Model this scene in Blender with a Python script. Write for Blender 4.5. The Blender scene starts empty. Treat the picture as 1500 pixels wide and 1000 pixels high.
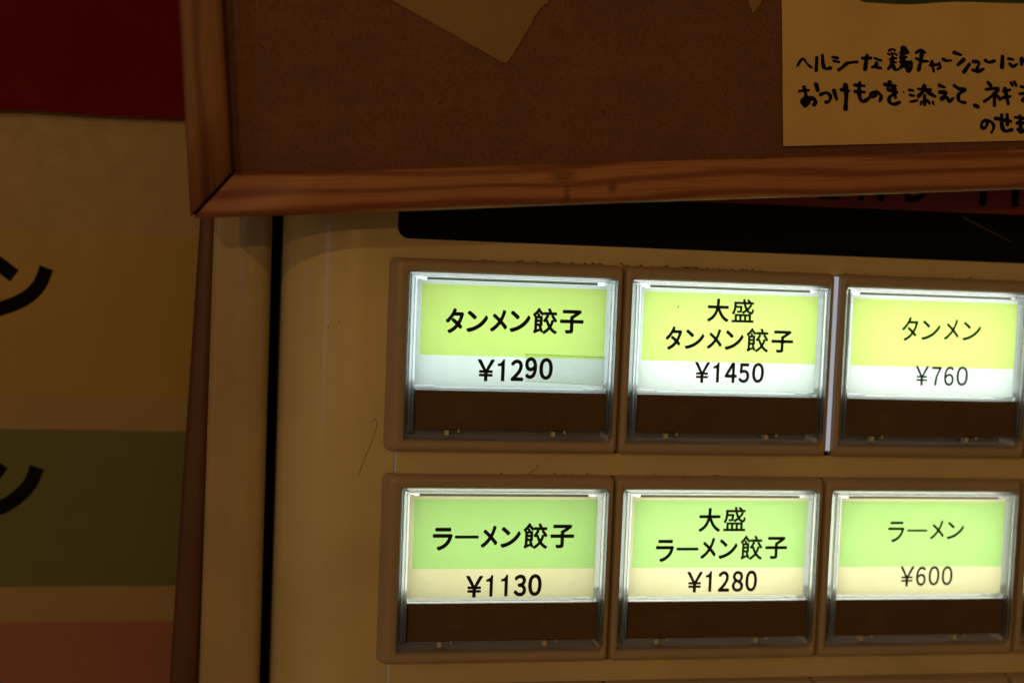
import bpy, bmesh, math, random
from mathutils import Matrix, Vector

random.seed(7)
scene = bpy.context.scene
col = scene.collection
MM = 0.001

# ------------------------------------------------------------------ camera
CAM = Vector((-0.02523672, -0.21941604, 0.00164504))
CM = Matrix(((0.98085336, -0.02644283, -0.19294419),
             (-0.19073403, 0.06967156, -0.97916618),
             (0.03933465, 0.99721946, 0.06329404)))
FPX = 2083.333            # focal length in pixels of the 1500 px wide photograph (50 mm on 36 mm)
cam_data = bpy.data.cameras.new('camera')
cam_data.lens = 50.0
cam_data.sensor_width = 36.0
cam_data.clip_start = 0.01
cam_data.clip_end = 20.0
cam_data.dof.use_dof = True
cam_data.dof.focus_distance = 0.224
cam_data.dof.aperture_fstop = 12.0
cam_data.dof.aperture_blades = 7
cam = bpy.data.objects.new('camera', cam_data)
m4 = CM.to_4x4()
m4.translation = CAM
cam.matrix_world = m4
col.objects.link(cam)
scene.camera = cam

# ------------------------------------------------------------------ world, lamps, exposure
world = bpy.data.worlds.new('World')
scene.world = world
world.use_nodes = True
bg = world.node_tree.nodes['Background']
bg.inputs['Color'].default_value = (1.0, 0.54, 0.18, 1)
bg.inputs['Strength'].default_value = 0.10
scene.view_settings.view_transform = 'Standard'
scene.view_settings.look = 'None'
scene.view_settings.exposure = 0.0
scene.view_settings.gamma = 1.0
scene.view_settings.use_curve_mapping = False
scene.render.engine = 'CYCLES'
scene.cycles.use_denoising = True
scene.cycles.max_bounces = 14
scene.cycles.transparent_max_bounces = 24
scene.cycles.sample_clamp_indirect = 6.0


def lamp(name, az, el, dist, power, colour, radius):
    """a small warm bulb in the room: az degrees to the left, el degrees up, seen from the machine"""
    d = bpy.data.lights.new(name, 'POINT')
    d.energy = power
    d.color = colour
    d.shadow_soft_size = radius
    o = bpy.data.objects.new(name, d)
    a, e = math.radians(az), math.radians(el)
    o.location = Vector((-math.sin(a) * math.cos(e), -math.cos(a) * math.cos(e), math.sin(e))) * dist
    col.objects.link(o)
    return o


WARM = (1.0, 0.56, 0.135)
lamp('room_bulb', 30, 18.5, 1.3, 4.7, WARM, 0.012)
lamp('room_bulb', 12, 10.0, 1.5, 4.7, WARM, 0.014)
sd = bpy.data.lights.new('tube_lamp', 'AREA')
sd.shape = 'RECTANGLE'
sd.size, sd.size_y = 0.03, 0.7
sd.energy = 0.11
sd.color = (0.75, 0.9, 1.0)
so = bpy.data.objects.new('tube_lamp', sd)
so.location = (-0.52, -0.36, 0.25)
so.rotation_euler = (Vector((0, 0, 0)) - Vector((-0.52, -0.36, 0.0))).to_track_quat('-Z', 'Y').to_euler()
col.objects.link(so)


# ------------------------------------------------------------------ helpers
def tag(o, label=None, cat=None, group=None, kind=None):
    if label: o['label'] = label
    if cat: o['category'] = cat
    if group: o['group'] = group
    if kind: o['kind'] = kind
    return o


def link(name, mesh, parent=None, mats=()):
    o = bpy.data.objects.new(name, mesh)
    col.objects.link(o)
    for m in mats:
        if m.name not in [x.name for x in mesh.materials if x]:
            mesh.materials.append(m)
    if parent is not None:
        o.parent = parent
        o.matrix_parent_inverse = parent_matrix(parent).inverted()
    return o


def parent_matrix(o):
    m = Matrix.LocRotScale(o.location, o.rotation_euler, o.scale)
    if o.parent is not None:
        m = parent_matrix(o.parent) @ o.matrix_parent_inverse @ m
    return m


def empty(name, loc):
    o = bpy.data.objects.new(name, None)
    o.empty_display_size = 0.01
    o.location = loc
    col.objects.link(o)
    return o


class MB:
    """collects geometry in millimetres of the world axes, builds one mesh object"""
    def __init__(self):
        self.v, self.f, self.mi, self.sm = [], [], [], []

    def add(self, vs, fs, mi=0, smooth=False):
        b = len(self.v)
        self.v += [Vector(p) for p in vs]
        for f in fs:
            self.f.append([b + i for i in f]); self.mi.append(mi); self.sm.append(smooth)
        return self

    def box(self, x0, x1, y0, y1, z0, z1, mi=0):
        vs = [(x, y, z) for x in (x0, x1) for y in (y0, y1) for z in (z0, z1)]
        fs = [(0, 1, 3, 2), (4, 6, 7, 5), (0, 4, 5, 1), (2, 3, 7, 6), (0, 2, 6, 4), (1, 5, 7, 3)]
        return self.add(vs, fs, mi)

    def quad(self, x0, x1, z0, z1, y, mi=0):
        return self.add([(x0, y, z0), (x1, y, z0), (x1, y, z1), (x0, y, z1)], [(0, 1, 2, 3)], mi)

    def loft(self, loops, mi=0, smooth=True, close=True, cap0=False, cap1=False):
        n = len(loops[0]); b = len(self.v)
        for l in loops: self.v += [Vector(p) for p in l]
        for k in range(len(loops) - 1):
            for i in range(n if close else n - 1):
                j = (i + 1) % n
                self.f.append([b + k * n + i, b + k * n + j, b + (k + 1) * n + j, b + (k + 1) * n + i])
                self.mi.append(mi); self.sm.append(smooth)
        if cap0:
            self.f.append([b + i for i in reversed(range(n))]); self.mi.append(mi); self.sm.append(False)
        if cap1:
            self.f.append([b + (len(loops) - 1) * n + i for i in range(n)]); self.mi.append(mi); self.sm.append(False)
        return self

    def build(self, name, mats, parent=None, bevel=0.0, seg=2, world=None):
        me = bpy.data.meshes.new(name)
        vs = [(world @ v if world else v * MM) for v in self.v]
        me.from_pydata([tuple(v) for v in vs], [], self.f)
        if not isinstance(mats, (list, tuple)): mats = [mats]
        for m in mats: me.materials.append(m)
        me.polygons.foreach_set('material_index', self.mi)
        me.polygons.foreach_set('use_smooth', self.sm)
        bm = bmesh.new(); bm.from_mesh(me)
        bmesh.ops.recalc_face_normals(bm, faces=bm.faces)
        if bevel:
            bmesh.ops.bevel(bm, geom=[e for e in bm.edges if len(e.link_faces) == 2 and e.calc_face_angle(0) > 0.6],
                            offset=bevel * MM, segments=seg, affect='EDGES', profile=0.5)
        bm.to_mesh(me); bm.free()
        me.update()
        return link(name, me, parent)


def rrect(x0, x1, z0, z1, r, y, n=5):
    """rounded rectangle loop in the XZ plane at depth y; r = radius or (tl, tr, br, bl)"""
    rs = r if isinstance(r, (tuple, list)) else (r,) * 4
    out = []
    for (cx, cz, a0, rr) in ((x0, z1, 180, rs[0]), (x1, z1, 90, rs[1]), (x1, z0, 0, rs[2]), (x0, z0, -90, rs[3])):
        ox = cx + (rr if cx == x0 else -rr); oz = cz + (rr if cz == z0 else -rr)
        for k in range(n + 1):
            a = math.radians(a0 - 90 * k / n)
            out.append((ox + rr * math.cos(a), y, oz + rr * math.sin(a)))
    return out


def ray(px, py):
    return CM @ Vector(((px - 750) / FPX, (500 - py) / FPX, -1))


def at(px, py, y):
    """pixel of the photograph -> point in mm on the plane at depth y (mm)"""
    d = ray(px, py)
    return (CAM + d * ((y * MM - CAM.y) / d.y)) / MM


# ------------------------------------------------------------------ materials
def new_mat(name):
    m = bpy.data.materials.new(name); m.use_nodes = True
    nt = m.node_tree
    return m, nt, nt.nodes['Principled BSDF']


def coords(nt, scale=1000.0, sx=1, sy=1, sz=1, loc=(0, 0, 0)):
    """world-position texture space in millimetres"""
    g = nt.nodes.new('ShaderNodeNewGeometry')
    mp = nt.nodes.new('ShaderNodeMapping')
    mp.inputs['Scale'].default_value = (scale * sx, scale * sy, scale * sz)
    mp.inputs['Location'].default_value = loc
    nt.links.new(g.outputs['Position'], mp.inputs['Vector'])
    return mp.outputs['Vector']


def noise(nt, vec, scale, detail=3, rough=0.5):
    n = nt.nodes.new('ShaderNodeTexNoise')
    n.inputs['Scale'].default_value = scale
    n.inputs['Detail'].default_value = detail
    n.inputs['Roughness'].default_value = rough
    nt.links.new(vec, n.inputs['Vector'])
    return n.outputs['Fac']


def ramp(nt, fac, stops):
    r = nt.nodes.new('ShaderNodeValToRGB')
    e = r.color_ramp.elements
    while len(e) > 1: e.remove(e[-1])
    e[0].position, e[0].color = stops[0][0], (*stops[0][1], 1)
    for p, c in stops[1:]:
        k = e.new(p); k.color = (*c, 1)
    nt.links.new(fac, r.inputs['Fac'])
    return r.outputs['Color']


def math_node(nt, op, a, b=None, c=None):
    n = nt.nodes.new('ShaderNodeMath'); n.operation = op
    for i, x in enumerate((a, b, c)):
        if x is None: continue
        if isinstance(x, (int, float)): n.inputs[i].default_value = x
        else: nt.links.new(x, n.inputs[i])
    return n.outputs[0]


def mixcol(nt, fac, a, b, mode='MIX'):
    n = nt.nodes.new('ShaderNodeMix'); n.data_type = 'RGBA'; n.blend_type = mode
    for sock, x in ((n.inputs[0], fac), (n.inputs[6], a), (n.inputs[7], b)):
        if isinstance(x, (int, float)): sock.default_value = x
        elif isinstance(x, tuple): sock.default_value = (*x, 1)
        else: nt.links.new(x, sock)
    return n.outputs[2]


def bump(nt, bsdf, height, strength=0.2, dist=0.0001):
    b = nt.nodes.new('ShaderNodeBump')
    b.inputs['Strength'].default_value = strength
    b.inputs['Distance'].default_value = dist
    nt.links.new(height, b.inputs['Height'])
    nt.links.new(b.outputs['Normal'], bsdf.inputs['Normal'])


def painted(name, c, rough=0.35, var=0.08, speck=True, coat=0.0, grain=0.15, spec=0.5):
    m, nt, b = new_mat(name)
    v = coords(nt)
    n1 = noise(nt, v, 0.05, 4)
    dark = tuple(x * (1 - var * 1.6) for x in c); light = tuple(min(1, x * (1 + var)) for x in c)
    base = ramp(nt, n1, [(0.3, dark), (0.7, light)])
    if speck:
        n2 = noise(nt, v, 1.1, 2)
        base = mixcol(nt, ramp(nt, n2, [(0.74, (0, 0, 0)), (0.79, (1, 1, 1))]), base, tuple(x * 0.72 for x in c))
    nt.links.new(base, b.inputs['Base Color'])
    b.inputs['Roughness'].default_value = rough
    b.inputs['Specular IOR Level'].default_value = spec
    b.inputs['Coat Weight'].default_value = coat
    b.inputs['Coat Roughness'].default_value = 0.14
    nt.links.new(ramp(nt, noise(nt, v, 0.25, 3), [(0.3, (rough * 0.85,) * 3), (0.7, (rough * 1.2,) * 3)]), b.inputs['Roughness'])
    bump(nt, b, noise(nt, v, 5.0, 2), grain, 0.00004)
    return m


M = {}
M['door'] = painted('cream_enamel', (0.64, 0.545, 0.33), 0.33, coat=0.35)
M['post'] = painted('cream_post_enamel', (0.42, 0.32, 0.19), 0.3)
M['bezel'] = painted('taupe_plastic', (0.40, 0.305, 0.25), 0.34, 0.05, False, grain=0.1)
M['trim'] = painted('brown_trim', (0.10, 0.036, 0.022), 0.5, 0.1, False)
M['black'] = painted('black_acrylic', (0.004, 0.0035, 0.003), 0.16, 0.0, False, grain=0.0, spec=0.1)
M['void'] = painted('gap_black', (0.006, 0.005, 0.004), 0.8, 0.0, False, spec=0.1)
M['sticker'] = painted('red_sticker', (0.24, 0.028, 0.026), 0.45, 0.05, False)
M['ink_flat'] = painted('black_print', (0.006, 0.005, 0.004), 0.85, 0.1, False, grain=0, spec=0.08)
M['house_white'] = painted('white_housing', (0.80, 0.80, 0.80), 0.4, 0.02, False, grain=0)
M['house_grey'] = painted('grey_housing', (0.34, 0.35, 0.35), 0.35, 0.05, False, grain=0)
M['bar'] = painted('dark_brown_film', (0.105, 0.055, 0.026), 0.32, 0.08, False, grain=0.05)
M['barmark'] = painted('film_mark', (0.118, 0.064, 0.030), 0.4, 0.08, False, grain=0)
M['slot'] = painted('grey_slot', (0.42, 0.42, 0.36), 0.4, 0.05, False, grain=0)
M['pcb'] = painted('green_circuit', (0.02, 0.10, 0.05), 0.3, 0.1, False)
M['clip'] = painted('pale_clip', (0.62, 0.60, 0.48), 0.3, 0.05, False)
M['dirt'] = painted('dark_grime', (0.03, 0.02, 0.012), 0.9, 0.2, False)
M['hair'] = painted('dark_hair', (0.16, 0.09, 0.04), 0.4, 0.1, False)
M['wall'] = painted('plaster', (0.4, 0.33, 0.25), 0.8, 0.1)
M['poster_white'] = painted('poster_paper', (0.36, 0.245, 0.13), 0.4, 0.03, False, grain=0.05)
M['poster_yellow'] = painted('poster_yellow', (0.38, 0.25, 0.065), 0.4, 0.03, False, grain=0.05)
M['poster_green'] = painted('poster_green', (0.125, 0.135, 0.055), 0.4, 0.03, False, grain=0.05)
M['poster_pink'] = painted('poster_pink', (0.34, 0.125, 0.115), 0.4, 0.03, False, grain=0.05)
M['red_sheet'] = painted('red_sheet', (0.155, 0.003, 0.008), 0.7, 0.04, False, grain=0.03, spec=0.08)
M['green_ink'] = painted('green_marker', (0.03, 0.06, 0.02), 0.5, 0.2, False, grain=0)


def emitter(name, c, strength):
    m, nt, b = new_mat(name)
    b.inputs['Base Color'].default_value = (0.8, 0.8, 0.8, 1)
    b.inputs['Emission Color'].default_value = (*c, 1)
    b.inputs['Emission Strength'].default_value = strength
    return m


def card(name, c, scratch=0.05):
    """printed paper card that lets the light behind it through"""
    m, nt, b = new_mat(name)
    nt.nodes.remove(b)
    v = coords(nt)
    base = ramp(nt, noise(nt, v, 0.35, 4), [(0.3, tuple(x * (1 - scratch) for x in c)), (0.7, c)])
    d = nt.nodes.new('ShaderNodeBsdfDiffuse'); t = nt.nodes.new('ShaderNodeBsdfTranslucent')
    mx = nt.nodes.new('ShaderNodeMixShader'); mx.inputs[0].default_value = 0.8
    nt.links.new(base, d.inputs['Color']); nt.links.new(base, t.inputs['Color'])
    nt.links.new(d.outputs[0], mx.inputs[1]); nt.links.new(t.outputs[0], mx.inputs[2])
    nt.links.new(mx.outputs[0], nt.nodes['Material Output'].inputs['Surface'])
    return m


def clear_sheet():
    m, nt, b = new_mat('clear_acrylic_sheet')
    nt.nodes.remove(b)
    tr = nt.nodes.new('ShaderNodeBsdfTransparent'); tr.inputs['Color'].default_value = (0.97, 0.98, 0.97, 1)
    gl = nt.nodes.new('ShaderNodeBsdfGlossy'); gl.inputs['Roughness'].default_value = 0.08
    lw = nt.nodes.new('ShaderNodeLayerWeight'); lw.inputs['Blend'].default_value = 0.5
    fr = math_node(nt, 'MULTIPLY_ADD', math_node(nt, 'POWER', lw.outputs['Facing'], 5.0), 0.7, 0.03)
    mx = nt.nodes.new('ShaderNodeMixShader')
    nt.links.new(fr, mx.inputs[0]); nt.links.new(tr.outputs[0], mx.inputs[1]); nt.links.new(gl.outputs[0], mx.inputs[2])
    nt.links.new(mx.outputs[0], nt.nodes['Material Output'].inputs['Surface'])
    return m


def clear_solid():
    m, nt, b = new_mat('clear_acrylic')
    b.inputs['Base Color'].default_value = (0.93, 0.98, 0.97, 1)
    b.inputs['Transmission Weight'].default_value = 1.0
    b.inputs['IOR'].default_value = 1.49
    b.inputs['Roughness'].default_value = 0.1
    t = nt.nodes.new('ShaderNodeBsdfTranslucent'); t.inputs['Color'].default_value = (0.85, 0.9, 0.9, 1)
    mx = nt.nodes.new('ShaderNodeMixShader'); mx.inputs[0].default_value = 0.10
    nt.links.new(b.outputs[0], mx.inputs[1]); nt.links.new(t.outputs[0], mx.inputs[2])
    nt.links.new(mx.outputs[0], nt.nodes['Material Output'].inputs['Surface'])
    return m


M['sheet'] = clear_sheet()
M['acrylic'] = clear_solid()
M['card_lime'] = card('lime_print', (0.66, 0.83, 0.22))
M['card_white'] = card('white_card', (0.84, 0.90, 0.86))
M['card_green'] = card('green_print', (0.47, 0.75, 0.27))
M['card_cream'] = card('cream_card', (0.83, 0.79, 0.51))
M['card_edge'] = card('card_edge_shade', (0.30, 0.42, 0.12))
M['diffuser'] = card('milky_diffuser', (0.98, 0.99, 0.99), 0.01)
nt = M['diffuser'].node_tree
mix_a = [n for n in nt.nodes if n.type == 'MIX_SHADER'][0]
mix_a.inputs[0].default_value = 1.0
mix_b = nt.nodes.new('ShaderNodeMixShader'); mix_b.inputs[0].default_value = 0.62
tr_ = nt.nodes.new('ShaderNodeBsdfTransparent')
nt.links.new(mix_a.outputs[0], mix_b.inputs[1]); nt.links.new(tr_.outputs[0], mix_b.inputs[2])
nt.links.new(mix_b.outputs[0], nt.nodes['Material Output'].inputs['Surface'])
M['slot'] = card('grey_translucent_slot', (0.20, 0.215, 0.175))
M['ink_backlit'] = card('backlit_ink', (0.038, 0.036, 0.020))


def wood(name, along, seed, knot=None, tone=1.0):
    """pine with long reddish grain bands; along = frame axis the strip runs on"""
    m, nt, b = new_mat(name)
    a = nt.nodes.new('ShaderNodeAttribute'); a.attribute_name = 'frame_mm'
    sep = nt.nodes.new('ShaderNodeSeparateXYZ'); nt.links.new(a.outputs['Vector'], sep.inputs[0])
    l, w = (sep.outputs['X'], sep.outputs['Y']) if along == 'x' else (sep.outputs['Y'], sep.outputs['X'])
    mp = nt.nodes.new('ShaderNodeCombineXYZ')
    nt.links.new(math_node(nt, 'MULTIPLY', l, 0.022), mp.inputs['X'])
    nt.links.new(math_node(nt, 'MULTIPLY', w, 0.13), mp.inputs['Y'])
    mp.inputs['Z'].default_value = seed
    warp = noise(nt, mp.outputs[0], 1.0, 2, 0.4)
    arg = math_node(nt, 'ADD', math_node(nt, 'MULTIPLY', w, 2.3), math_node(nt, 'MULTIPLY', warp, 13.0))
    band = math_node(nt, 'MULTIPLY_ADD', math_node(nt, 'SINE', arg), 0.5, 0.5)
    fine = nt.nodes.new('ShaderNodeCombineXYZ')
    nt.links.new(math_node(nt, 'MULTIPLY', l, 0.12), fine.inputs['X'])
    nt.links.new(math_node(nt, 'MULTIPLY', w, 5.0), fine.inputs['Y'])
    nt.links.new(math_node(nt, 'MULTIPLY', sep.outputs['Z'], 5.0), fine.inputs['Z'])
    fib = noise(nt, fine.outputs[0], 1.0, 4, 0.6)
    base = ramp(nt, band, [(0.0, (0.56, 0.285, 0.11)), (0.55, (0.52, 0.25, 0.095)), (0.86, (0.33, 0.115, 0.05)), (1.0, (0.28, 0.09, 0.045))])
    base = mixcol(nt, ramp(nt, fib, [(0.35, (0.45,) * 3), (0.62, (0, 0, 0))]), base, (0.27, 0.11, 0.05))
    thin = nt.nodes.new('ShaderNodeCombineXYZ')
    nt.links.new(math_node(nt, 'MULTIPLY', l, 0.05), thin.inputs['X'])
    nt.links.new(math_node(nt, 'MULTIPLY', w, 3.2), thin.inputs['Y'])
    thin.inputs['Z'].default_value = seed * 2
    base = mixcol(nt, ramp(nt, noise(nt, thin.outputs[0], 1.0, 2, 0.5), [(0.60, (0, 0, 0)), (0.68, (0.5,) * 3)]), base, (0.20, 0.07, 0.035))
    if knot:
        for kx, ky, rx, ry in knot:
            dx = math_node(nt, 'DIVIDE', math_node(nt, 'SUBTRACT', l, kx), rx)
            dy = math_node(nt, 'DIVIDE', math_node(nt, 'SUBTRACT', w, ky), ry)
            r2 = math_node(nt, 'ADD', math_node(nt, 'MULTIPLY', dx, dx), math_node(nt, 'MULTIPLY', dy, dy))
            r2 = math_node(nt, 'ADD', r2, math_node(nt, 'MULTIPLY', math_node(nt, 'SUBTRACT', fib, 0.5), 1.6))
            base = mixcol(nt, ramp(nt, r2, [(0.0, (0.8,) * 3), (1.0, (0, 0, 0))]), base, (0.17, 0.065, 0.03))
    base = mixcol(nt, 1.0, base, (tone, tone * .86, tone * .9), 'MULTIPLY')
    nt.links.new(base, b.inputs['Base Color'])
    b.inputs['Roughness'].default_value = 0.5
    bump(nt, b, fib, 0.25, 0.00008)
    return m


M['wood_rail'] = wood('pine_rail', 'x', 3.1, [(54.5, 4.4, 2.6, 1.1), (62.0, 2.6, 1.0, 1.3), (55.0, 1.2, 0.7, 2.2)], tone=0.8)
M['wood_stile'] = wood('pine_stile', 'y', 8.4, tone=0.50)


def cardboard():
    m, nt, b = new_mat('cardboard')
    a = nt.nodes.new('ShaderNodeAttribute'); a.attribute_name = 'frame_mm'
    def n(sx, sy, d=3):
        mp = nt.nodes.new('ShaderNodeMapping'); mp.inputs['Scale'].default_value = (sx, sy, 1)
        nt.links.new(a.outputs['Vector'], mp.inputs['Vector'])
        return noise(nt, mp.outputs[0], 1.0, d, 0.6)
    base = ramp(nt, n(0.08, 0.08), [(0.3, (0.18, 0.076, 0.047)), (0.7, (0.225, 0.098, 0.06))])
    base = mixcol(nt, ramp(nt, n(5.0, 2.2, 4), [(0.35, (0.75,) * 3), (0.62, (0, 0, 0))]), base, (0.11, 0.045, 0.03))
    base = mixcol(nt, ramp(nt, n(0.10, 1.1, 3), [(0.38, (0.22,) * 3), (0.6, (0, 0, 0))]), base, (0.12, 0.05, 0.032))
    base = mixcol(nt, ramp(nt, n(1.0, 0.8, 1), [(0.78, (0, 0, 0)), (0.80, (1, 1, 1))]), base, (0.05, 0.02, 0.014))
    nt.links.new(base, b.inputs['Base Color'])
    b.inputs['Roughness'].default_value = 0.85
    bump(nt, b, n(2.0, 1.5, 5), 0.4, 0.0001)
    return m


M['cardboard'] = cardboard()


def paper(name, c, wrinkle=0.3, sc=0.35):
    m, nt, b = new_mat(name)
    v = coords(nt)
    base = ramp(nt, noise(nt, v, 0.09, 5, 0.6), [(0.3, tuple(x * 0.87 for x in c)), (0.7, c)])
    nt.links.new(base, b.inputs['Base Color'])
    b.inputs['Roughness'].default_value = 0.65
    bump(nt, b, noise(nt, v, sc, 4, 0.6), wrinkle, 0.0003)
    return m


M['notice'] = paper('buff_paper', (0.74, 0.52, 0.22), 0.12, 0.12)
M['tape'] = paper('masking_tape', (0.30, 0.185, 0.075), 0.5, 0.9)


# ------------------------------------------------------------------ lettering
font_curve = bpy.data.curves.new('lettering_source', 'FONT')
font_curve.resolution_u = 5
font_obj = bpy.data.objects.new('lettering_source', font_curve)
col.objects.link(font_obj)
glyph_cache = {}


ONE = ([(.52, 0), (1, 0), (1, 1), (.74, 1), (.60, .90), (.30, .82), (0, .80), (0, .69), (.52, .69)], [[0, 1, 2, 3, 4, 8], [4, 5, 6, 7, 8]])


def glyph(ch, bold):
    if ch == '１': return ONE
    if ch == 'Ｉ': return ([(0, 0), (1, 0), (1, 1), (0, 1)], [[0, 1, 2, 3]])
    if (ch, bold) not in glyph_cache:
        font_curve.body = ch
        font_curve.offset = bold
        bpy.context.view_layer.update()
        dg = bpy.context.evaluated_depsgraph_get()
        ev = font_obj.evaluated_get(dg)
        me = ev.to_mesh()
        vs = [(v.co.x, v.co.y) for v in me.vertices]
        fs = [list(p.vertices) for p in me.polygons]
        ev.to_mesh_clear()
        x0, x1 = min(p[0] for p in vs), max(p[0] for p in vs)
        y0, y1 = min(p[1] for p in vs), max(p[1] for p in vs)
        glyph_cache[(ch, bold)] = ([((x - x0) / (x1 - x0), (y - y0) / (y1 - y0)) for x, y in vs], fs)
    return glyph_cache[(ch, bold)]


def letter(mb, ch, box, origin, scale, y, bold, shear=0.0):
    """fit one character into the box it fills in the photograph, lying in the plane at depth y"""
    x0, y0, x1, y1 = [origin[i % 2] + box[i] / scale for i in range(4)]
    if ch == '1': ch = '１'
    c = at((x0 + x1) / 2, (y0 + y1) / 2, y)
    w = (at(x1, (y0 + y1) / 2, y) - at(x0, (y0 + y1) / 2, y)).x
    h = (at((x0 + x1) / 2, y0, y) - at((x0 + x1) / 2, y1, y)).z
    vs, fs = glyph(ch, 0.0)
    e = bold * 5.2 * {'餃': .74, '盛': .62, '￥': .75, '大': .95, '子': 1.0, 'ー': .9}.get(ch, 1.05)
    if ch == '１': e = 0
    eh = min(e, h * .3); ew = min(e, w * .3)
    n = 8 if e else 4
    for k in range(n + 1):
        dx = ew * math.cos(2 * math.pi * k / 8) if k < n else 0
        dz = eh * math.sin(2 * math.pi * k / 8) if k < n else 0
        mb.add([(c.x + (u - .5) * (w - 2 * ew) + dx, y - .0015 * k, c.z + (v - .5) * (h - 2 * eh) + dz) for u, v in vs], fs)


def catmull(pts, n=6):
    if len(pts) == 2:
        return [tuple(pts[0][i] + (pts[1][i] - pts[0][i]) * k / 4 for i in range(2)) for k in range(5)]
    P = [pts[0]] + list(pts) + [pts[-1]]
    out = []
    for i in range(1, len(P) - 2):
        a, b, c, d = P[i - 1], P[i], P[i + 1], P[i + 2]
        for k in range(n):
            t = k / n
            out.append(tuple(0.5 * (2 * b[j] + (c[j] - a[j]) * t + (2 * a[j] - 5 * b[j] + 4 * c[j] - d[j]) * t * t
                                    + (3 * b[j] - a[j] - 3 * c[j] + d[j]) * t ** 3) for j in range(2)))
    out.append(pts[-1])
    return out


def brush(pts, width, rnd=0.16, caps=6, flat=False):
    """outline polygon strips of one pen stroke: list of (left, right) pairs plus round caps"""
    c = catmull(pts)
    n = len(c); L, Rr = [], []
    ph = random.random() * 6
    for i, p in enumerate(c):
        a, b = c[max(0, i - 1)], c[min(n - 1, i + 1)]
        dx, dy = b[0] - a[0], b[1] - a[1]; l = math.hypot(dx, dy) or 1
        w = width / 2 * (1 if flat else (1 + rnd * math.sin(ph + i * 0.55) - 0.12 * i / n))
        L.append((p[0] - dy / l * w, p[1] + dx / l * w)); Rr.append((p[0] + dy / l * w, p[1] - dx / l * w))
    poly = list(L)
    if not flat:
        e = c[-1]; a0 = math.atan2(L[-1][1] - e[1], L[-1][0] - e[0]); r = math.dist(L[-1], e)
        poly += [(e[0] + r * math.cos(a0 - math.pi * k / caps), e[1] + r * math.sin(a0 - math.pi * k / caps)) for k in range(1, caps)]
    poly += list(reversed(Rr))
    if not flat:
        s = c[0]; a0 = math.atan2(Rr[0][1] - s[1], Rr[0][0] - s[0]); r = math.dist(Rr[0], s)
        poly += [(s[0] + r * math.cos(a0 - math.pi * k / caps), s[1] + r * math.sin(a0 - math.pi * k / caps)) for k in range(1, caps)]
    # strips: quads between L and R, fans for the caps
    nn = len(poly); faces = []
    for i in range(n - 1):
        faces.append((i, i + 1, nn_r(n, caps, flat, i + 1), nn_r(n, caps, flat, i)))
    if not flat:
        faces.append(tuple([n - 1] + list(range(n, n + caps - 1)) + [n + caps - 1]))
        st = n + caps - 1 + n
        faces.append(tuple([st - 1] + list(range(st, st + caps - 1)) + [0]))
    return poly, faces


def nn_r(n, caps, flat, i):
    return (n if flat else n + caps - 1) + (n - 1 - i)


# ------------------------------------------------------------------ setting
wall = MB().box(-230, -25, 46, 60, -150, 130).build('wall', M['wall'])
tag(wall, kind='structure')

# ------------------------------------------------------------------ ticket machine
machine = empty('ticket_machine', (0.03, 0.02, -0.13))
tag(machine, 'cream enamelled meal ticket machine with rows of lit push buttons', 'ticket machine')
D = 2.5                     # depth of the flat door face behind the button fronts
ZB, ZT = -130.0, 75.0

# door: flat sheet whose left side rolls back in a wide quarter round
prof = [(170.0, 30.0), (170.0, D)]
prof += [(x, D) for x in (120, 80, 40, 10, 0, -4)]
for k in range(0, 25):
    a = math.radians(90 * k / 24)
    prof.append((-5.0 - 12.6 * math.sin(a), D + 13.0 * (1 - math.cos(a))))
prof += [(-17.6, 19.0), (-17.6, 30.0)]
OX0, OX1, OZ0, OZ1 = 0.22, 3.99 * 36.0, -2 * 33.926 - 30.0, -0.3      # opening that holds the button block
prof = [p for p in prof if p[0] > 140 or p[0] < -1]
prof = prof[:2] + [(OX1, D), (OX0, D)] + prof[2:]
zs = (ZB, OZ0, OZ1, 10, 40, ZT)
mb = MB()
for k in range(len(zs) - 1):
    rows = [[(x, y, z) for x, y in prof] for z in zs[k:k + 2]]
    if k == 1:
        mb.loft([r_[:3] for r_ in rows], smooth=True, close=False)
        mb.loft([r_[3:] for r_ in rows], smooth=True, close=False)
    else:
        mb.loft(rows, smooth=True, close=False)
door = mb.build('door_panel', M['door'], machine)
mb = MB(); mb.box(-28.8, 172, 30.2, 34, ZB, ZT)
mb.build('door_backing', M['void'], machine)

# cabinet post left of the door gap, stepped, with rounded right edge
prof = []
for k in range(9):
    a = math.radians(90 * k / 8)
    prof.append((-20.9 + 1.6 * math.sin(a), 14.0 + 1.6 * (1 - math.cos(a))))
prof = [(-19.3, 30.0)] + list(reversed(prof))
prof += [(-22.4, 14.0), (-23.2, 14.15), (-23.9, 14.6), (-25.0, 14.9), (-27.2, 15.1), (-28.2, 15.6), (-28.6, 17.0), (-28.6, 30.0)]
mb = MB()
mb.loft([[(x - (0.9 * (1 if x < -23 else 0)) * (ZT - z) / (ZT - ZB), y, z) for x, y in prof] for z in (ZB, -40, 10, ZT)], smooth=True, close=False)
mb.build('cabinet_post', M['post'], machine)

# brown edge trim, a little wider towards its foot
def trim_x(z, top, bottom):
    return top + (bottom - top) * (5 - z) / 75.6
mb = MB()
loops = []
for z in (ZB, -70, 5, ZT):
    xr, xl = trim_x(z, -28.1, -29.5), trim_x(z, -30.9, -33.9)
    loops.append([(xr, 30, z), (xr, 16.4, z), (xr - .5, 16.0, z), (xl + .9, 16.1, z), (xl + .2, 16.6, z), (xl, 17.6, z), (xl, 30, z)])
mb.loft(loops, smooth=True, close=False)
mb.build('edge_trim', M['trim'], machine)

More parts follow.
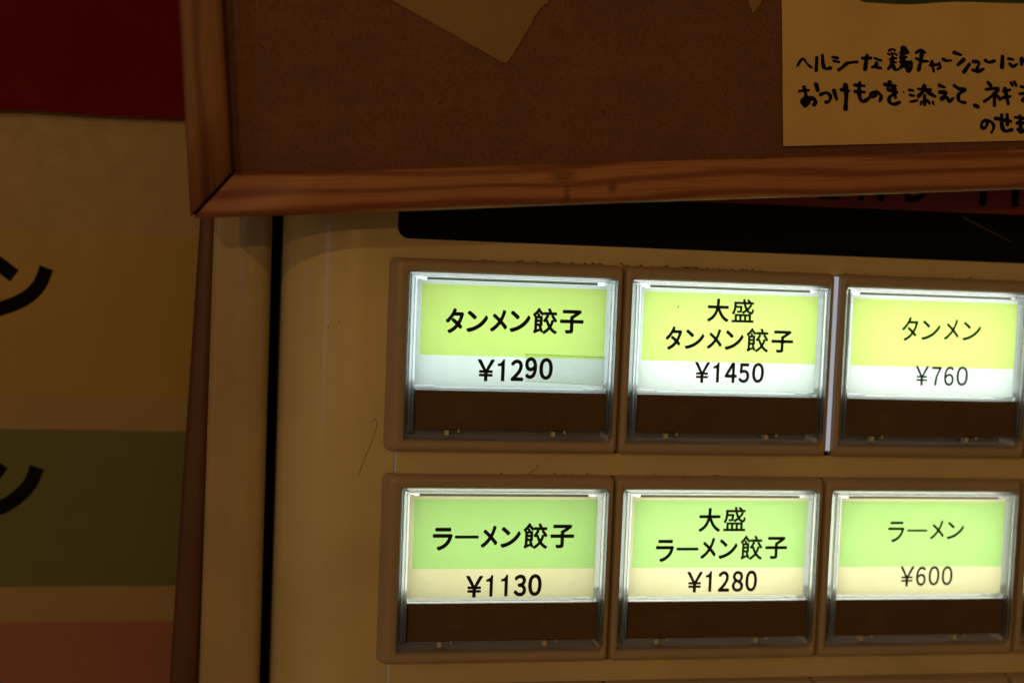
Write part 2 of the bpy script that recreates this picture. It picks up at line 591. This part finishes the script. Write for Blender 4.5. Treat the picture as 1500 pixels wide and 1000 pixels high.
# black display strip above the buttons, with a rounded corner
a0 = at(583, 330, D); b0 = at(640, 355.5, D); b1 = at(1500, 382, D)
mb = MB()
def strip(inset, y):
    return rrect(a0.x + inset, 168 - inset, (b0.z + b1.z) / 2 + inset, 40 - inset, (1.8 - inset * .5,) * 4, y, 6)
mb.loft([strip(0, D + .3), strip(0, D - 0.05), strip(.12, D - 0.12)], cap1=True, smooth=False)
window = mb.build('display_window', M['black'], machine)
p, q = at(1412, 319, D - .14), at(1482, 355, D - .14)
pl, fc = brush([(p.x, p.z), (q.x, q.z)], 0.28, 0.5)
sc_m = painted('scratch', (0.05, 0.045, 0.035), 0.6, 0.2, False)
MB().add([(x, D - .14, z) for x, z in pl], fc).build('scratch', sc_m, window)

# red sticker with black capitals, half hidden by the framed board
s0, s1, s2 = at(1000, 294.5, D - .2), at(1180, 302, D - .2), at(1500, 315, D - .2)
mb = MB()
sl = (s2.z - s1.z) / (s2.x - s1.x)
zz = lambda x: s1.z + sl * (x - s1.x)
mb.add([(s0.x, D - .2, zz(s0.x)), (160, D - .2, zz(160)), (160, D - .2, zz(160) + 16), (s0.x, D - .2, zz(s0.x) + 16)], [(0, 1, 2, 3)])
sticker = mb.build('sticker', M['sticker'], machine)
mb = MB()
for ch, x0, x1, yb in (('Ｅ', 1200, 1232, 292), ('Ｎ', 1259, 1297, 294.5), ('Ｄ', 1327, 1361, 296.5), ('Ｔ', 1412, 1470, 301.5), ('Ｉ', 1483, 1494, 303.5)):
    letter(mb, ch, (x0, yb - 62, x1, yb), (0, 0), 1, D - .24, 0.03)
mb.build('lettering', M['ink_flat'], sticker)

# ---- buttons
PX, PZ = 36.0, 33.926


def led(name, c, s): return emitter(name, c, s)


LED_COOL = [(0.84, 0.98, 1.0, 1.7), (0.90, 1.0, 0.98, 2.3), (0.92, 1.0, 0.97, 2.45)]
LED_WARM = [(0.98, 1.0, 0.86, 1.62), (1.0, 1.0, 0.88, 2.2), (1.0, 0.99, 0.86, 2.2)]


def make_button(c, r, upper, lower, light, label):
    X, Z = c * PX, -r * PZ
    left = c == 0
    ox0 = X - 1.5 if left else X + .04
    x1 = X + 35.96
    gap = 0.0
    if c == 2 and r == 0: gap = 0.75
    ox0 += gap
    fl = (1.1 if left else 0.28)
    loops = [
        rrect(ox0, x1, Z - 30.3, Z, .9, D + .5),
        rrect(ox0, x1, Z - 30.3, Z, .9, 1.5 if not left else D - .3),
        rrect(ox0 + fl * .5, x1 - .03, Z - 30.25, Z - .04, .85, 1.05),
        rrect(ox0 + fl * .8, x1 - .16, Z - 30.05, Z - .16, .8, 0.55),
        rrect(ox0 + fl * 1.05, x1 - .40, Z - 29.75, Z - .42, .7, 0.2),
        rrect(ox0 + fl * 1.05 + .32, x1 - .72, Z - 29.4, Z - .9, .6, 0.03),
        rrect(X + 1.25 + gap, X + 35.0, Z - 28.95, Z - 1.75, .55, 0.06),
        rrect(X + 1.42 + gap * .5, X + 34.86, Z - 28.55, Z - 2.1, .5, 0.35),
        rrect(X + 1.5 + gap * .5, X + 34.8, Z - 28.35, Z - 2.22, .45, 1.2),
        rrect(X + 1.55 + gap * .5, X + 34.75, Z - 28.3, Z - 2.25, .4, 7.5),
    ]
    mb = MB(); mb.loft(loops, smooth=True)
    b = mb.build('push_button', M['bezel'], machine)
    if label: b['label'] = label
    # inside: white lamp box above, grey chamber below
    mb = MB()
    mb.quad(X + 1.3, X + 35, Z - 20.6, Z - 2.0, 7.2, 0)
    mb.box(X + 3.3, X + 33.6, 2.6, 6.0, Z - 20.75, Z - 20.35, 0)
    mb.quad(X + 1.3, X + 35, Z - 28.6, Z - 20.76, 6.6, 1)
    for xs in (X + 1.62, X + 34.62):
        mb.box(xs, xs + .06, 1.6, 7.2, Z - 28.2, Z - 2.3, 0)
    mb.build('housing', [M['house_white'], M['house_grey']], b)
    MB().box(X + 2.0, X + 34.3, 6.3, 7.0, Z - 19.4, Z - 2.7).build('backlight', emitter('led_backlight', light[:3], light[3]), b)
    # printed card
    mb = MB()
    zc = Z - 15.05
    mb.quad(X + 3.55, X + 33.35, zc, Z - 3.9, 1.0, 0)
    mb.quad(X + 3.55, X + 33.35, Z - 19.75, zc, 1.0, 1)
    mb.quad(X + 2.75, X + 3.55, Z - 19.75, Z - 3.2, 1.0, 1)
    mb.quad(X + 3.55, X + 33.35, Z - 3.9, Z - 3.35, 1.0, 1)
    mb.build('label_card', [upper, lower], b)
    # clear cap: thin face sheet and solid side walls
    mb = MB()
    xa, xb, za, zb = X + 1.75, X + 34.7, Z - 27.3, Z - 2.4
    mb.box(xa + 1.0, xb - 1.0, -.62, -.42, Z - 20.1, zb - .75, 0)
    mb.build('clear_face', M['sheet'], b)
    mb = MB()
    mb.box(xa, xa + .45, -.75, 5.2, za, zb)
    mb.box(xa + .55, xa + .95, -.55, 4.6, za + .6, zb - .5)
    mb.box(xb - .42, xb, -.75, 5.2, za, zb)
    mb.box(xb - .95, xb - .52, -.55, 4.6, za + .6, zb - .5)
    mb.box(xa + .47, xb - .44, -.7, 3.8, zb - .35, zb - .02)
    mb.box(xa + 1.05, xb - 1.05, .3, 3.2, Z - 20.42, Z - 20.02)
    mb.box(xa + .98, xa + 4.4, .22, 1.6, Z - 20.0, Z - 19.82)
    mb.box(xb - 4.4, xb - .98, .22, 1.6, Z - 20.0, Z - 19.82)
    mb.box(xa - .15, xa + 1.0, 1.0, 2.6, za - .1, za + .5)
    mb.build('clear_cap', M['acrylic'], b, bevel=.07, seg=1)
    mb = MB(); mb.quad(X + 4.2, X + 31.6, Z - 3.28, Z - 2.82, .2)
    mb.build('top_slot', M['slot'], b)
    mb = MB()
    for q in ((1.7, 3.7, -20.4, -2.3), (33.2, 34.65, -20.4, -2.3), (3.7, 33.2, -4.2, -2.3), (3.7, 33.2, -20.4, -19.3)):
        mb.quad(X + q[0], X + q[1], Z + q[2], Z + q[3], 2.9)
    mb.build('diffuser_rim', M['diffuser'], b)
    # dark sold-out indicator film along the foot, with its faint ring and cross
    mb = MB(); mb.box(X + 3.15, X + 33.85, .5, 2.4, Z - 26.6, Z - 20.55)
    mb.build('indicator_bar', M['bar'], b, bevel=.1)
    zc = Z - 23.5
    n = 20
    ring_o = [(X + 10.6 + 1.45 * math.cos(2 * math.pi * k / n), .49, zc + 1.45 * math.sin(2 * math.pi * k / n)) for k in range(n)]
    mb = MB(); mb.add(ring_o, [list(range(n))])
    mb.build('ring_mark', M['barmark'], b)
    mb = MB()
    for s in (-1, 1):
        pl, fc = brush([(X + 25.2 - 1.0, zc - s * 1.1), (X + 25.2 + 1.0, zc + s * 1.1)], .45, 0)
        mb.add([(x, .48 + s * .005, z) for x, z in pl], fc)
    mb.build('cross_mark', M['barmark'], b)
    # snap clips and circuit board edge under the film
    for k, cx in enumerate((8.2, 25.4)):
        mb = MB()
        mb.box(X + cx, X + cx + 2.6, 1.9, 3.2, Z - 27.15, Z - 26.62, 1)
        mb.box(X + cx - .15, X + cx + .5, 1.2, 2.6, Z - 27.75, Z - 26.9, 0)
        mb.box(X + cx + 1.9, X + cx + 2.25, 1.4, 2.4, Z - 27.3, Z - 26.6, 0)
        mb.build('snap_clip', [M['clip'], M['pcb']], b, bevel=.06, seg=1)
    return b


UP = (M['card_lime'], M['card_green'], M['card_green'], M['card_green'])
LO = (M['card_white'], M['card_cream'], M['card_cream'])
NAMES = {
    (0, 0): 'lit button with a yellow-green card reading 1290 yen, price partly pasted over',
    (1, 0): 'lit button with a two-line yellow-green card reading 1450 yen',
    (2, 0): 'lit button with a yellow-green card reading 760 yen',
    (0, 1): 'lit button with a green and cream card reading 1130 yen',
    (1, 1): 'lit button with a two-line green and cream card reading 1280 yen',
    (2, 1): 'lit button with a green and cream card reading 600 yen',
}
B = {}
for r in range(3):
    for c in range(4):
        lt = (LED_COOL if r == 0 else LED_WARM)[min(c, 2)]
        B[c, r] = make_button(c, r, UP[r], LO[r], lt, NAMES.get((c, r)))

# lettering on the six readable cards: every character in the box it fills in the photograph
TY = 0.965
TEXT = {
    (0, 0): ((640, 440), 6.5217, .026,
             'タンメン餃子', [(82, 72, 260, 315), (282, 98, 490, 305), (508, 88, 675, 300), (695, 98, 895, 305), (915, 72, 1152, 322), (1175, 90, 1402, 318)],
             '￥12', [(385, 562, 552, 772), (578, 562, 648, 770), (705, 562, 828, 770)]),
    (1, 0): ((960, 420), 6.25, .021,
             '大盛タンメン餃子', [(475, 108, 675, 322), (700, 112, 905, 328), (92, 360, 245, 578), (270, 390, 450, 572), (472, 385, 612, 570), (635, 398, 808, 580), (832, 378, 1038, 600), (1062, 400, 1262, 605)],
             '￥1450', [(358, 688, 498, 878), (528, 690, 585, 875), (635, 692, 748, 880), (762, 698, 862, 880), (885, 695, 995, 880)]),
    (2, 0): ((1310, 450), 7.692, .011,
             'タンメン', [(85, 108, 270, 382), (308, 148, 520, 372), (562, 135, 730, 370), (768, 165, 978, 378)],
             '￥760', [(235, 660, 388, 880), (420, 668, 530, 880), (560, 665, 672, 885), (700, 665, 830, 885)]),
    (0, 1): ((620, 750), 6.5217, .026,
             'ラーメン餃子', [(90, 145, 282, 365), (302, 220, 530, 250), (550, 125, 712, 338), (738, 138, 932, 338), (955, 102, 1190, 350), (1215, 115, 1442, 342)],
             '￥1130', [(405, 605, 570, 812), (600, 598, 665, 803), (742, 595, 808, 800), (865, 592, 985, 802), (1002, 588, 1132, 798)]),
    (1, 1): ((940, 730), 6.5217, .021,
             '大盛ラーメン餃子', [(545, 88, 755, 318), (782, 78, 995, 310), (135, 390, 310, 605), (332, 465, 542, 495), (562, 372, 712, 575), (735, 385, 915, 575), (942, 350, 1155, 585), (1180, 362, 1390, 575)],
             '￥1280', [(430, 697, 582, 895), (610, 690, 668, 888), (730, 690, 838, 888), (862, 688, 972, 888), (990, 683, 1102, 885)]),
    (2, 1): ((1290, 750), 8.333, .011,
             'ラーメン', [(92, 110, 290, 365), (325, 208, 568, 236), (605, 98, 775, 330), (808, 115, 1018, 328)],
             '￥600', [(235, 658, 410, 900), (432, 660, 552, 895), (585, 655, 718, 890), (745, 655, 878, 888)]),
}
full = {c: chr(ord(c) + 0xFEE0) for c in '0123456789'}
for key, (org, sc, bold, s1_, b1_, s2_, b2_) in TEXT.items():
    mb = MB()
    for ch, bx in zip(s1_, b1_): letter(mb, ch, bx, org, sc, TY, bold)
    mb.build('dish_lettering', M['ink_backlit'], B[key])
    mb = MB()
    for ch, bx in zip(s2_, b2_): letter(mb, full.get(ch, ch), bx, org, sc, TY, bold)
    mb.build('price_lettering', M['ink_backlit'], B[key])

# pasted price patch on the first card
o_, s_ = (640, 440), 6.5217
pt = lambda x, y, d=.94: tuple(at(o_[0] + x / s_, o_[1] + y / s_, d))
mb = MB()
mb.add([pt(842, 508), pt(1602, 538), pt(1602, 548), pt(842, 530)], [(0, 1, 2, 3)], 0)
mb.add([pt(842, 530), pt(1602, 548), pt(1602, 812), pt(842, 772)], [(0, 1, 2, 3)], 1)
patch_w = card('patch_paper', (0.90, 0.95, 0.92)); patch_g = card('patch_green', (0.80, 0.93, 0.55))
mb.build('price_patch', [patch_g, patch_w], B[0, 0])
mb = MB()  # thin olive lines: edge shadows of the patch, painted as strips
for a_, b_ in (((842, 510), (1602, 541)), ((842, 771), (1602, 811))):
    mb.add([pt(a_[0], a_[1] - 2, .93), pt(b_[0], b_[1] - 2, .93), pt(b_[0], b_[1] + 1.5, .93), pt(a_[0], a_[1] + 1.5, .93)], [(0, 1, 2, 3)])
mb.build('patch_edge_shadow', M['card_edge'], B[0, 0])
mb = MB()
letter(mb, full['9'], (842, 540, 958, 750), o_, s_, .92, .026)
letter(mb, full['0'], (978, 548, 1108, 758), o_, s_, .92, .026)
mb.build('price_lettering', M['ink_backlit'], B[0, 0])
# ink speck on the second card
pl, fc = brush([(205, 192), (216, 178)], 8, 0)
MB().add([tuple(at(960 + x / 6.25, 420 + y / 6.25, TY)) for x, y in pl], fc).build('ink_speck', M['ink_flat'], B[1, 0])

# light leaking through the seam between two buttons and beside the spacer bars
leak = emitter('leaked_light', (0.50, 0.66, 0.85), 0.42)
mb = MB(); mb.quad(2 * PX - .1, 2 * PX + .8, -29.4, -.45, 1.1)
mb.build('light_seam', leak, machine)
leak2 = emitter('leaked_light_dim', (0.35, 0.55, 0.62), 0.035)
for r in range(3):
    Z = -r * PZ
    mb = MB(); mb.box(.70, OX1 - .1, D - .35, D + .3, Z - PZ - .15, Z - 30.35)
    mb.build('spacer_bar', M['door'], machine, bevel=.12)
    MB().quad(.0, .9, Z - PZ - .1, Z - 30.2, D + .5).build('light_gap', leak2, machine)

# grime caught along the top edges of the bezels
mb = MB()
for k in range(150):
    r = 0 if random.random() < .8 else 1
    x = random.choice((random.uniform(4, 108), random.gauss(24, 6), random.gauss(50, 6)))
    z = -r * PZ + random.gauss(.08, .09)
    s = random.uniform(.03, .13) * (1.5 if random.random() < .1 else 1)
    n = 6; ph = random.random()
    ring = [(x + s * random.uniform(.8, 1.8) * math.cos(2 * math.pi * (i + ph) / n), D - .42, z + s * .7 * math.sin(2 * math.pi * (i + ph) / n)) for i in range(n)]
    ring2 = [(p[0], D + .02, p[2]) for p in ring]
    mb.loft([ring2, ring], cap1=True, smooth=False)
for px, py, s in ((497, 471, .1), (481, 479, .14), (484, 474, .05), (520, 760, .05), (470, 560, .04)):
    c_ = at(px, py, D + 1)
    yy = D - .03 if c_.x > -5 else D + 13.0 * (1 - math.cos(math.asin(min(1, (-5 - c_.x) / 12.6)))) - .03
    c_ = at(px, py, yy)
    n = 7
    ring = [(c_.x + s * math.cos(6.283 * i / n) * random.uniform(.7, 1.2), c_.y, c_.z + s * math.sin(6.283 * i / n) * random.uniform(.7, 1.4)) for i in range(n)]
    mb.loft([[(p[0], p[1] + .1, p[2]) for p in ring], ring], cap1=True, smooth=False)
g = mb.build('grime', M['dirt'], machine); tag(g, kind='stuff')


# ------------------------------------------------------------------ stray hair on the door
def tube(pts, r, name, mat, label, cat):
    c = [Vector(p) for p in pts]
    mb = MB(); loops = []
    for i, p in enumerate(c):
        t = (c[min(i + 1, len(c) - 1)] - c[max(0, i - 1)]).normalized()
        u = t.cross(Vector((0, 1, 0))).normalized(); w = t.cross(u)
        loops.append([p + (u * math.cos(a) + w * math.sin(a)) * r for a in [math.pi * 2 * k / 6 for k in range(6)]])
    mb.loft(loops, cap0=True, cap1=True)
    o = mb.build(name, mat)
    return tag(o, label, cat)


def px_curve(pts, y):
    return [tuple(at(a, b, y)) for a, b in catmull(pts)]


tube(px_curve([(545, 618), (550, 613), (552, 622), (547, 640), (538, 662), (530, 682), (526, 694)], D - .05), .032, 'hair_strand', M['hair'],
     'thin dark curled hair stuck to the cream door beside the 1290 yen button', 'hair')
tube(px_curve([(770, 698), (776, 692), (785, 687), (788, 680)], D - .4), .04, 'hair_strand', M['hair'],
     'short dark hair on the spacer bar above the 1130 yen button', 'hair')

# ------------------------------------------------------------------ framed cardboard board
WF = Matrix(((0.99634896, -0.07966489, -0.03069627), (-0.03495488, -0.05262426, -0.99800243), (0.07789039, 0.99543166, -0.0552168)))
FO = Vector((-0.03159604, -0.01004936, 0.00445377))
FW = Matrix.Translation(FO) @ WF.to_4x4() @ Matrix.Scale(MM, 4)   # frame millimetres -> world


def on_frame(px, py, z=0.0):
    """pixel -> frame coordinates (mm) on the plane z mm in front of the frame's face"""
    d = ray(px, py); n = WF @ Vector((0, 0, 1))
    p0 = FO + n * (z * MM)
    s = (p0 - CAM).dot(n) / d.dot(n)
    q = WF.transposed() @ (CAM + d * s - FO)
    return (q.x / MM, q.y / MM)


def store_frame_coords(o):
    inv = FW.inverted()
    at_ = o.data.attributes.new('frame_mm', 'FLOAT_VECTOR', 'POINT')
    pm = parent_matrix(o)
    for i, v in enumerate(o.data.vertices):
        at_.data[i].vector = inv @ v.co     # mesh data is in world space
    return o


board = empty('framed_board', FW @ Vector((110, 0, -6)))
tag(board, 'brown cardboard board in a mitred pine frame hung over the ticket machine', 'notice board')
SW, FWID, FHEI, TH = 6.15, 225.0, 165.0, 12.4
# cross-section: (inset from the outer edge, height above the face)
sec = [(0.0, -TH), (0.0, -1.0), (0.25, -.45), (0.8, -.1), (1.5, 0.0), (SW - .9, 0.0), (SW - .3, -.15), (SW, -.6), (SW, -TH)]


def member(name, mat, side):
    g = .38 if side == 'B' else .30
    mb = MB(); ends = []
    nseg = 14
    for k in range(nseg + 1):
        t = k / nseg
        loop = []
        for u, z in sec:
            if side in 'BT':
                y = u if side == 'B' else FHEI - u
                x = (u + g) + (FWID - 2 * u - 2 * g) * t
            else:
                x = u if side == 'L' else FWID - u
                y = (u + g) + (FHEI - 2 * u - 2 * g) * t
            wob = .05 * math.sin(t * 17 + ord(side))
            loop.append((x, y + (wob if side in 'BT' else 0), z))
        ends.append(loop)
    mb.loft(ends, cap0=True, cap1=True, smooth=True)
    o = mb.build(name, mat, board, world=FW)
    return store_frame_coords(o)


member('frame_rail', M['wood_rail'], 'B')
member('frame_stile', M['wood_stile'], 'L')
member('frame_rail', M['wood_rail'], 'T')
member('frame_stile', M['wood_stile'], 'R')
for cx, cy, sx, sy in ((0, 0, 1, 1), (FWID, 0, -1, 1), (0, FHEI, 1, -1), (FWID, FHEI, -1, -1)):  # black filler added in each mitre gap to stand in for its shade
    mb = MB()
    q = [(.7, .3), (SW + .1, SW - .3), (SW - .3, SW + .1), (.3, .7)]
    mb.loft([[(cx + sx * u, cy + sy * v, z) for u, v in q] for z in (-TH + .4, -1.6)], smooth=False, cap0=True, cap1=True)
    mb.build('mitre_shade_fill', M['void'], board, world=FW)
mb = MB()
nx, ny = 30, 20
mb.add([(SW - .5 + (FWID - 2 * SW + 1) * i / nx, SW - .5 + (FHEI - 2 * SW + 1) * j / ny, -3.4 + .12 * math.sin(i * .9) * math.cos(j * .7)) for j in range(ny + 1) for i in range(nx + 1)],
       [(j * (nx + 1) + i, j * (nx + 1) + i + 1, (j + 1) * (nx + 1) + i + 1, (j + 1) * (nx + 1) + i) for j in range(ny) for i in range(nx)], smooth=True)
store_frame_coords(mb.build('cardboard_sheet', M['cardboard'], board, world=FW))
mb = MB(); mb.add([(x, y, z) for x in (SW, FWID - SW) for y in (SW, FHEI - SW) for z in (-8, -3.8)],
                  [(0, 1, 3, 2), (4, 6, 7, 5), (0, 4, 5, 1), (2, 3, 7, 6), (0, 2, 6, 4), (1, 5, 7, 3)])
mb.build('back_board', M['trim'], board, world=FW)

# masking tape pieces
CZ = -3.18


def tape(poly_px, label):
    base = [on_frame(x, y, CZ) for x, y in poly_px]
    n = len(base)
    cx, cy = sum(p[0] for p in base) / n, sum(p[1] for p in base) / n
    mb = MB()
    mb.loft([[(x, y, CZ - .05) for x, y in base], [(x, y, CZ + .06) for x, y in base]], smooth=False)
    vs = [(x, y, CZ + .06) for x, y in base]
    mb.add(vs, [list(range(n))])
    o = mb.build('masking_tape', M['tape'], world=FW)
    return tag(o, label, 'tape', 'torn masking tape on the cardboard')


def torn(a, b, n, amp):
    out = []
    for k in range(n + 1):
        t = k / n
        out.append((a[0] + (b[0] - a[0]) * t + random.uniform(-amp, amp) * (0 < k < n), a[1] + (b[1] - a[1]) * t + random.uniform(-amp, amp) * .6 * (0 < k < n)))
    return out


tape([(430, -82), (575, 1), (735, 91), (741, 93), (746, 88)] + torn((757, 70), (778, 36), 8, 2.2) + torn((781, 28), (804, 0), 8, 2.5) + torn((808, -6), (850, -66), 12, 3) + [(640, -190)],
     'wide torn strip of tan masking tape with a pointed end on the cardboard')
tape([(1086, -14), (1096, 1)] + torn((1098, 8), (1102, 20), 3, 1) + torn((1105, 17), (1118, 0), 5, 1.5) + torn((1122, -6), (1140, -30), 5, 2) + [(1110, -50)],
     'small torn tip of masking tape beside the buff handwritten notice')

# handwritten notice on buff paper
PZ0 = -2.92


def paper_z(x, y):
    u = max(0, x - 88)
    return PZ0 + .10 * math.sin(u * .16 + y * .09) + .05 * math.sin(y * .31 - u * .07)


p_bl = on_frame(1147, 214.3, PZ0); p_br = on_frame(1500, 206, PZ0); p_tl = on_frame(1145, 0, PZ0)
ex = Vector((p_br[0] - p_bl[0], p_br[1] - p_bl[1])).normalized(); ey = Vector((p_tl[0] - p_bl[0], p_tl[1] - p_bl[1])).normalized()
notice = empty('paper_notice', FW @ Vector((p_bl[0] + 40, p_bl[1], PZ0)))
tag(notice, 'buff paper notice with black brush-pen Japanese handwriting on the cardboard', 'notice')
NW, NH, nx, ny = 84.0, 62.0, 28, 20
mb = MB()
vs = []
for j in range(ny + 1):
    for i in range(nx + 1):
        q = Vector(p_bl) + ex * NW * i / nx + ey * NH * j / ny
        vs.append((q.x, q.y, paper_z(q.x, q.y)))
mb.add(vs, [(j * (nx + 1) + i, j * (nx + 1) + i + 1, (j + 1) * (nx + 1) + i + 1, (j + 1) * (nx + 1) + i) for j in range(ny) for i in range(nx)], smooth=True)
mb.build('paper_sheet', M['notice'], notice, world=FW)

A_ = (1150, 60); B_ = (1320, 60)
INK = {
    'first_line': [
        (A_, [((112, 228), (160, 165), (205, 215), (240, 245))], 18), (A_, [((290, 155), (285, 270))], 28),
        (A_, [((342, 135), (350, 230), (375, 255), (415, 250))], 26), (A_, [((435, 150), (480, 158)), ((445, 185), (495, 195))], 22),
        (A_, [((495, 265), (530, 240), (575, 205), (660, 193))], 25), (A_, [((710, 160), (790, 158)), ((825, 160), (880, 180)), ((840, 200), (825, 235), (880, 250)), ((802, 242), (850, 215))], 21),
        (A_, [((752, 135), (735, 260))], 28), (A_, [((955, 90), (985, 76), (1008, 88)), ((943, 118), (960, 127)), ((980, 112), (985, 128)), ((1003, 115), (1026, 130)), ((960, 168), (1020, 160)), ((970, 192), (1020, 198))], 17),
        (A_, [((988, 150), (985, 205), (947, 258)), ((990, 215), (1008, 262), (1040, 262))], 24), (A_, [((1080, 65), (1082, 200), (1110, 235))], 36),
        (B_, [((8, 70), (38, 60)), ((2, 112), (65, 110)), ((40, 75), (62, 108)), ((0, 150), (50, 150)), ((0, 190), (88, 196)), ((90, 196), (96, 245), (75, 278)), ((2, 240), (10, 232))], 24),
        (B_, [((48, 205), (65, 275))], 30), (B_, [((140, 108), (180, 90), (218, 108))], 26), (B_, [((140, 160), (190, 185), (245, 188))], 22),
        (B_, [((188, 130), (180, 190), (163, 265))], 27), (B_, [((270, 222), (355, 218)), ((350, 205), (360, 240), (335, 258))], 20), (B_, [((282, 192), (300, 280))], 24),
        (B_, [((380, 165), (410, 182), (455, 180))], 21), (B_, [((485, 108), (545, 130))], 24), (B_, [((570, 175), (520, 220)), ((622, 215), (575, 285))], 27),
        (B_, [((660, 190), (710, 200), (690, 260)), ((655, 268), (700, 282), (750, 258))], 24), (B_, [((770, 180), (800, 198), (850, 185))], 23),
        (B_, [((925, 145), (920, 240))], 31), (B_, [((980, 165), (1020, 172)), ((990, 210), (1020, 235), (1058, 215))], 23), (B_, [((1100, 165), (1100, 215)), ((1100, 190), (1145, 180), (1160, 215))], 26)],
    'second_line': [
        (A_, [((130, 460), (215, 452))], 22), (A_, [((172, 425), (188, 500), (182, 598))], 26), (A_, [((200, 515), (158, 550), (178, 592), (212, 558), (205, 520))], 30),
        (A_, [((205, 530), (250, 528), (280, 555), (262, 585))], 28), (A_, [((282, 398), (298, 455))], 27), (A_, [((325, 492), (380, 475), (415, 512), (400, 555), (372, 562))], 24),
        (A_, [((448, 458), (472, 535))], 27), (A_, [((515, 448), (585, 460))], 22), (A_, [((552, 408), (560, 500), (552, 622))], 34),
        (A_, [((640, 405), (730, 413)), ((640, 463), (730, 470))], 21), (A_, [((685, 385), (678, 480), (700, 550), (740, 545), (775, 518))], 27),
        (A_, [((838, 468), (790, 480), (795, 512), (825, 505), (842, 466), (880, 508), (868, 550))], 25), (A_, [((915, 400), (1012, 415))], 23),
        (A_, [((960, 378), (945, 450), (1008, 445))], 26), (A_, [((1020, 472), (960, 515), (958, 562), (1000, 580), (1050, 562))], 25), (A_, [((990, 440), (1012, 520))], 28),
        (A_, [((1084, 468), (1090, 474))], 9),
        (B_, [((75, 450), (110, 456)), ((80, 495), (116, 504)), ((88, 558), (145, 546))], 18), (B_, [((160, 440), (270, 448))], 22), (B_, [((212, 415), (205, 455), (162, 505))], 30),
        (B_, [((215, 440), (260, 480), (312, 510))], 26), (B_, [((215, 500), (215, 582))], 24), (B_, [((186, 558), (178, 585)), ((238, 545), (262, 574)), ((290, 560), (298, 584))], 18),
        (B_, [((350, 408), (395, 426))], 25), (B_, [((355, 470), (412, 476), (365, 535), (415, 518), (440, 552), (475, 525))], 25),
        (B_, [((485, 410), (530, 440), (585, 450), (525, 490), (530, 550), (580, 566))], 25), (B_, [((670, 590), (700, 605))], 25),
        (B_, [((790, 380), (815, 410))], 24), (B_, [((775, 445), (882, 440), (820, 510), (760, 553))], 24), (B_, [((848, 480), (850, 592))], 27), (B_, [((868, 498), (900, 535))], 23),
        (B_, [((930, 462), (990, 450)), ((928, 520), (995, 510))], 21), (B_, [((945, 440), (975, 580))], 25), (B_, [((1000, 382), (1015, 412)), ((1030, 375), (1048, 412))], 18),
        (B_, [((1090, 420), (1140, 430)), ((1080, 485), (1150, 488), (1100, 545), (1150, 548))], 23)],
    'third_line': [
        (B_, [((792, 738), (765, 800), (735, 788), (738, 748), (775, 728), (825, 745), (845, 790), (825, 838))], 22), (B_, [((860, 710), (1000, 737))], 23),
        (B_, [((915, 680), (920, 785), (950, 825), (1005, 815))], 27), (B_, [((965, 675), (968, 765))], 25),
        (B_, [((1040, 700), (1150, 715)), ((1058, 752), (1150, 752))], 22), (B_, [((1082, 690), (1090, 800))], 28), (B_, [((1066, 810), (1100, 830), (1150, 800))], 28)],
}
k = 0
for nm, items in INK.items():
    mb = MB()
    for (org, strokes, w) in items:
        for s in strokes:
            poly, faces = brush(s, w * 1.38)
            k += 1
            vs = []
            for x, y in poly:
                q = on_frame(org[0] + x / 6.25, org[1] + y / 6.25, PZ0)
                vs.append((q[0], q[1], paper_z(*q) + .03 + .0006 * k))
            mb.add(vs, faces)
    mb.build('handwriting', M['ink_flat'], notice, world=FW)
mb = MB()
poly, faces = brush([(1268, -9), (1330, -7), (1400, -9), (1510, -8), (1640, -12)], 27, .05)
vs = []
for x, y in poly:
    q = on_frame(x, y, PZ0); vs.append((q[0], q[1], paper_z(*q) + .05))
mb.add(vs, faces)
mb.build('green_stroke', M['green_ink'], notice, world=FW)

# ------------------------------------------------------------------ poster on the wall to the left of the machine
PY = 40.0
poster = empty('menu_poster', (-0.075, 0.042, -0.12))
tag(poster, 'menu poster with yellow, green and pink bands beside the ticket machine', 'poster')
MB().box(-140, -29, PY, PY + 6.2, -120, 60).build('poster_sheet', M['poster_white'], poster)
bands = ((1.95, -26.9, 'poster_yellow'), (-32.8, -60.8, 'poster_green'), (-67.2, -96.0, 'poster_pink'))
for zt, zb, mm in bands:
    MB().box(-138, -29, PY - .04, PY + .5, zb, zt).build('colour_band', M[mm], poster)
for arc, dash in ((((68, 392), (57, 418), (35, 438), (0, 452), (-42, 460)), ((21, 404), (-34, 362))), (((54, 684), (44, 708), (25, 728), (0, 743), (-40, 752)), ((5, 694), (-48, 655)))):
    mb = MB()
    for i, s in enumerate((arc, dash)):
        poly, faces = brush(s, 21, 0, flat=True)
        mb.add([tuple(at(x, y, PY - .08 - .01 * i)) for x, y in poly], faces)
    mb.build('lettering', M['ink_flat'], poster)
# red sheet overlapping the poster's head, its lower edge sagging a little
mb = MB(); n = 24
edge = []
for i in range(n + 1):
    x = -140 + 112 * i / n
    px = 262 * (x + 65.5) / 30.0
    z = at(max(-200, min(300, px)), 163 + 11 * min(1, max(-.3, px / 265)) ** 1 - 3 * math.exp(-((px - 40) / 60) ** 2), 37.5).z
    edge.append((x, z))
loops = [[(x, 37.5 + 1.2 * (t) + .3 * math.sin(x * .12), z + (60 - z) * t) for x, z in edge] for t in (0, .1, .3, 1)]
mb.loft(loops, close=False, smooth=True)
loops2 = [[(x, 37.8 + 1.2 * t + .3 * math.sin(x * .12), z + (60 - z) * t) for x, z in edge] for t in (0, 1)]
mb.loft(loops2, close=False, smooth=True)
mb.loft([loops[0], loops2[0]], close=False, smooth=False)
o = mb.build('red_sheet', M['red_sheet'])
tag(o, 'plain dark red sheet overlapping the top of the banded menu poster', 'sign')

bpy.data.objects.remove(font_obj)
bpy.data.curves.remove(font_curve)
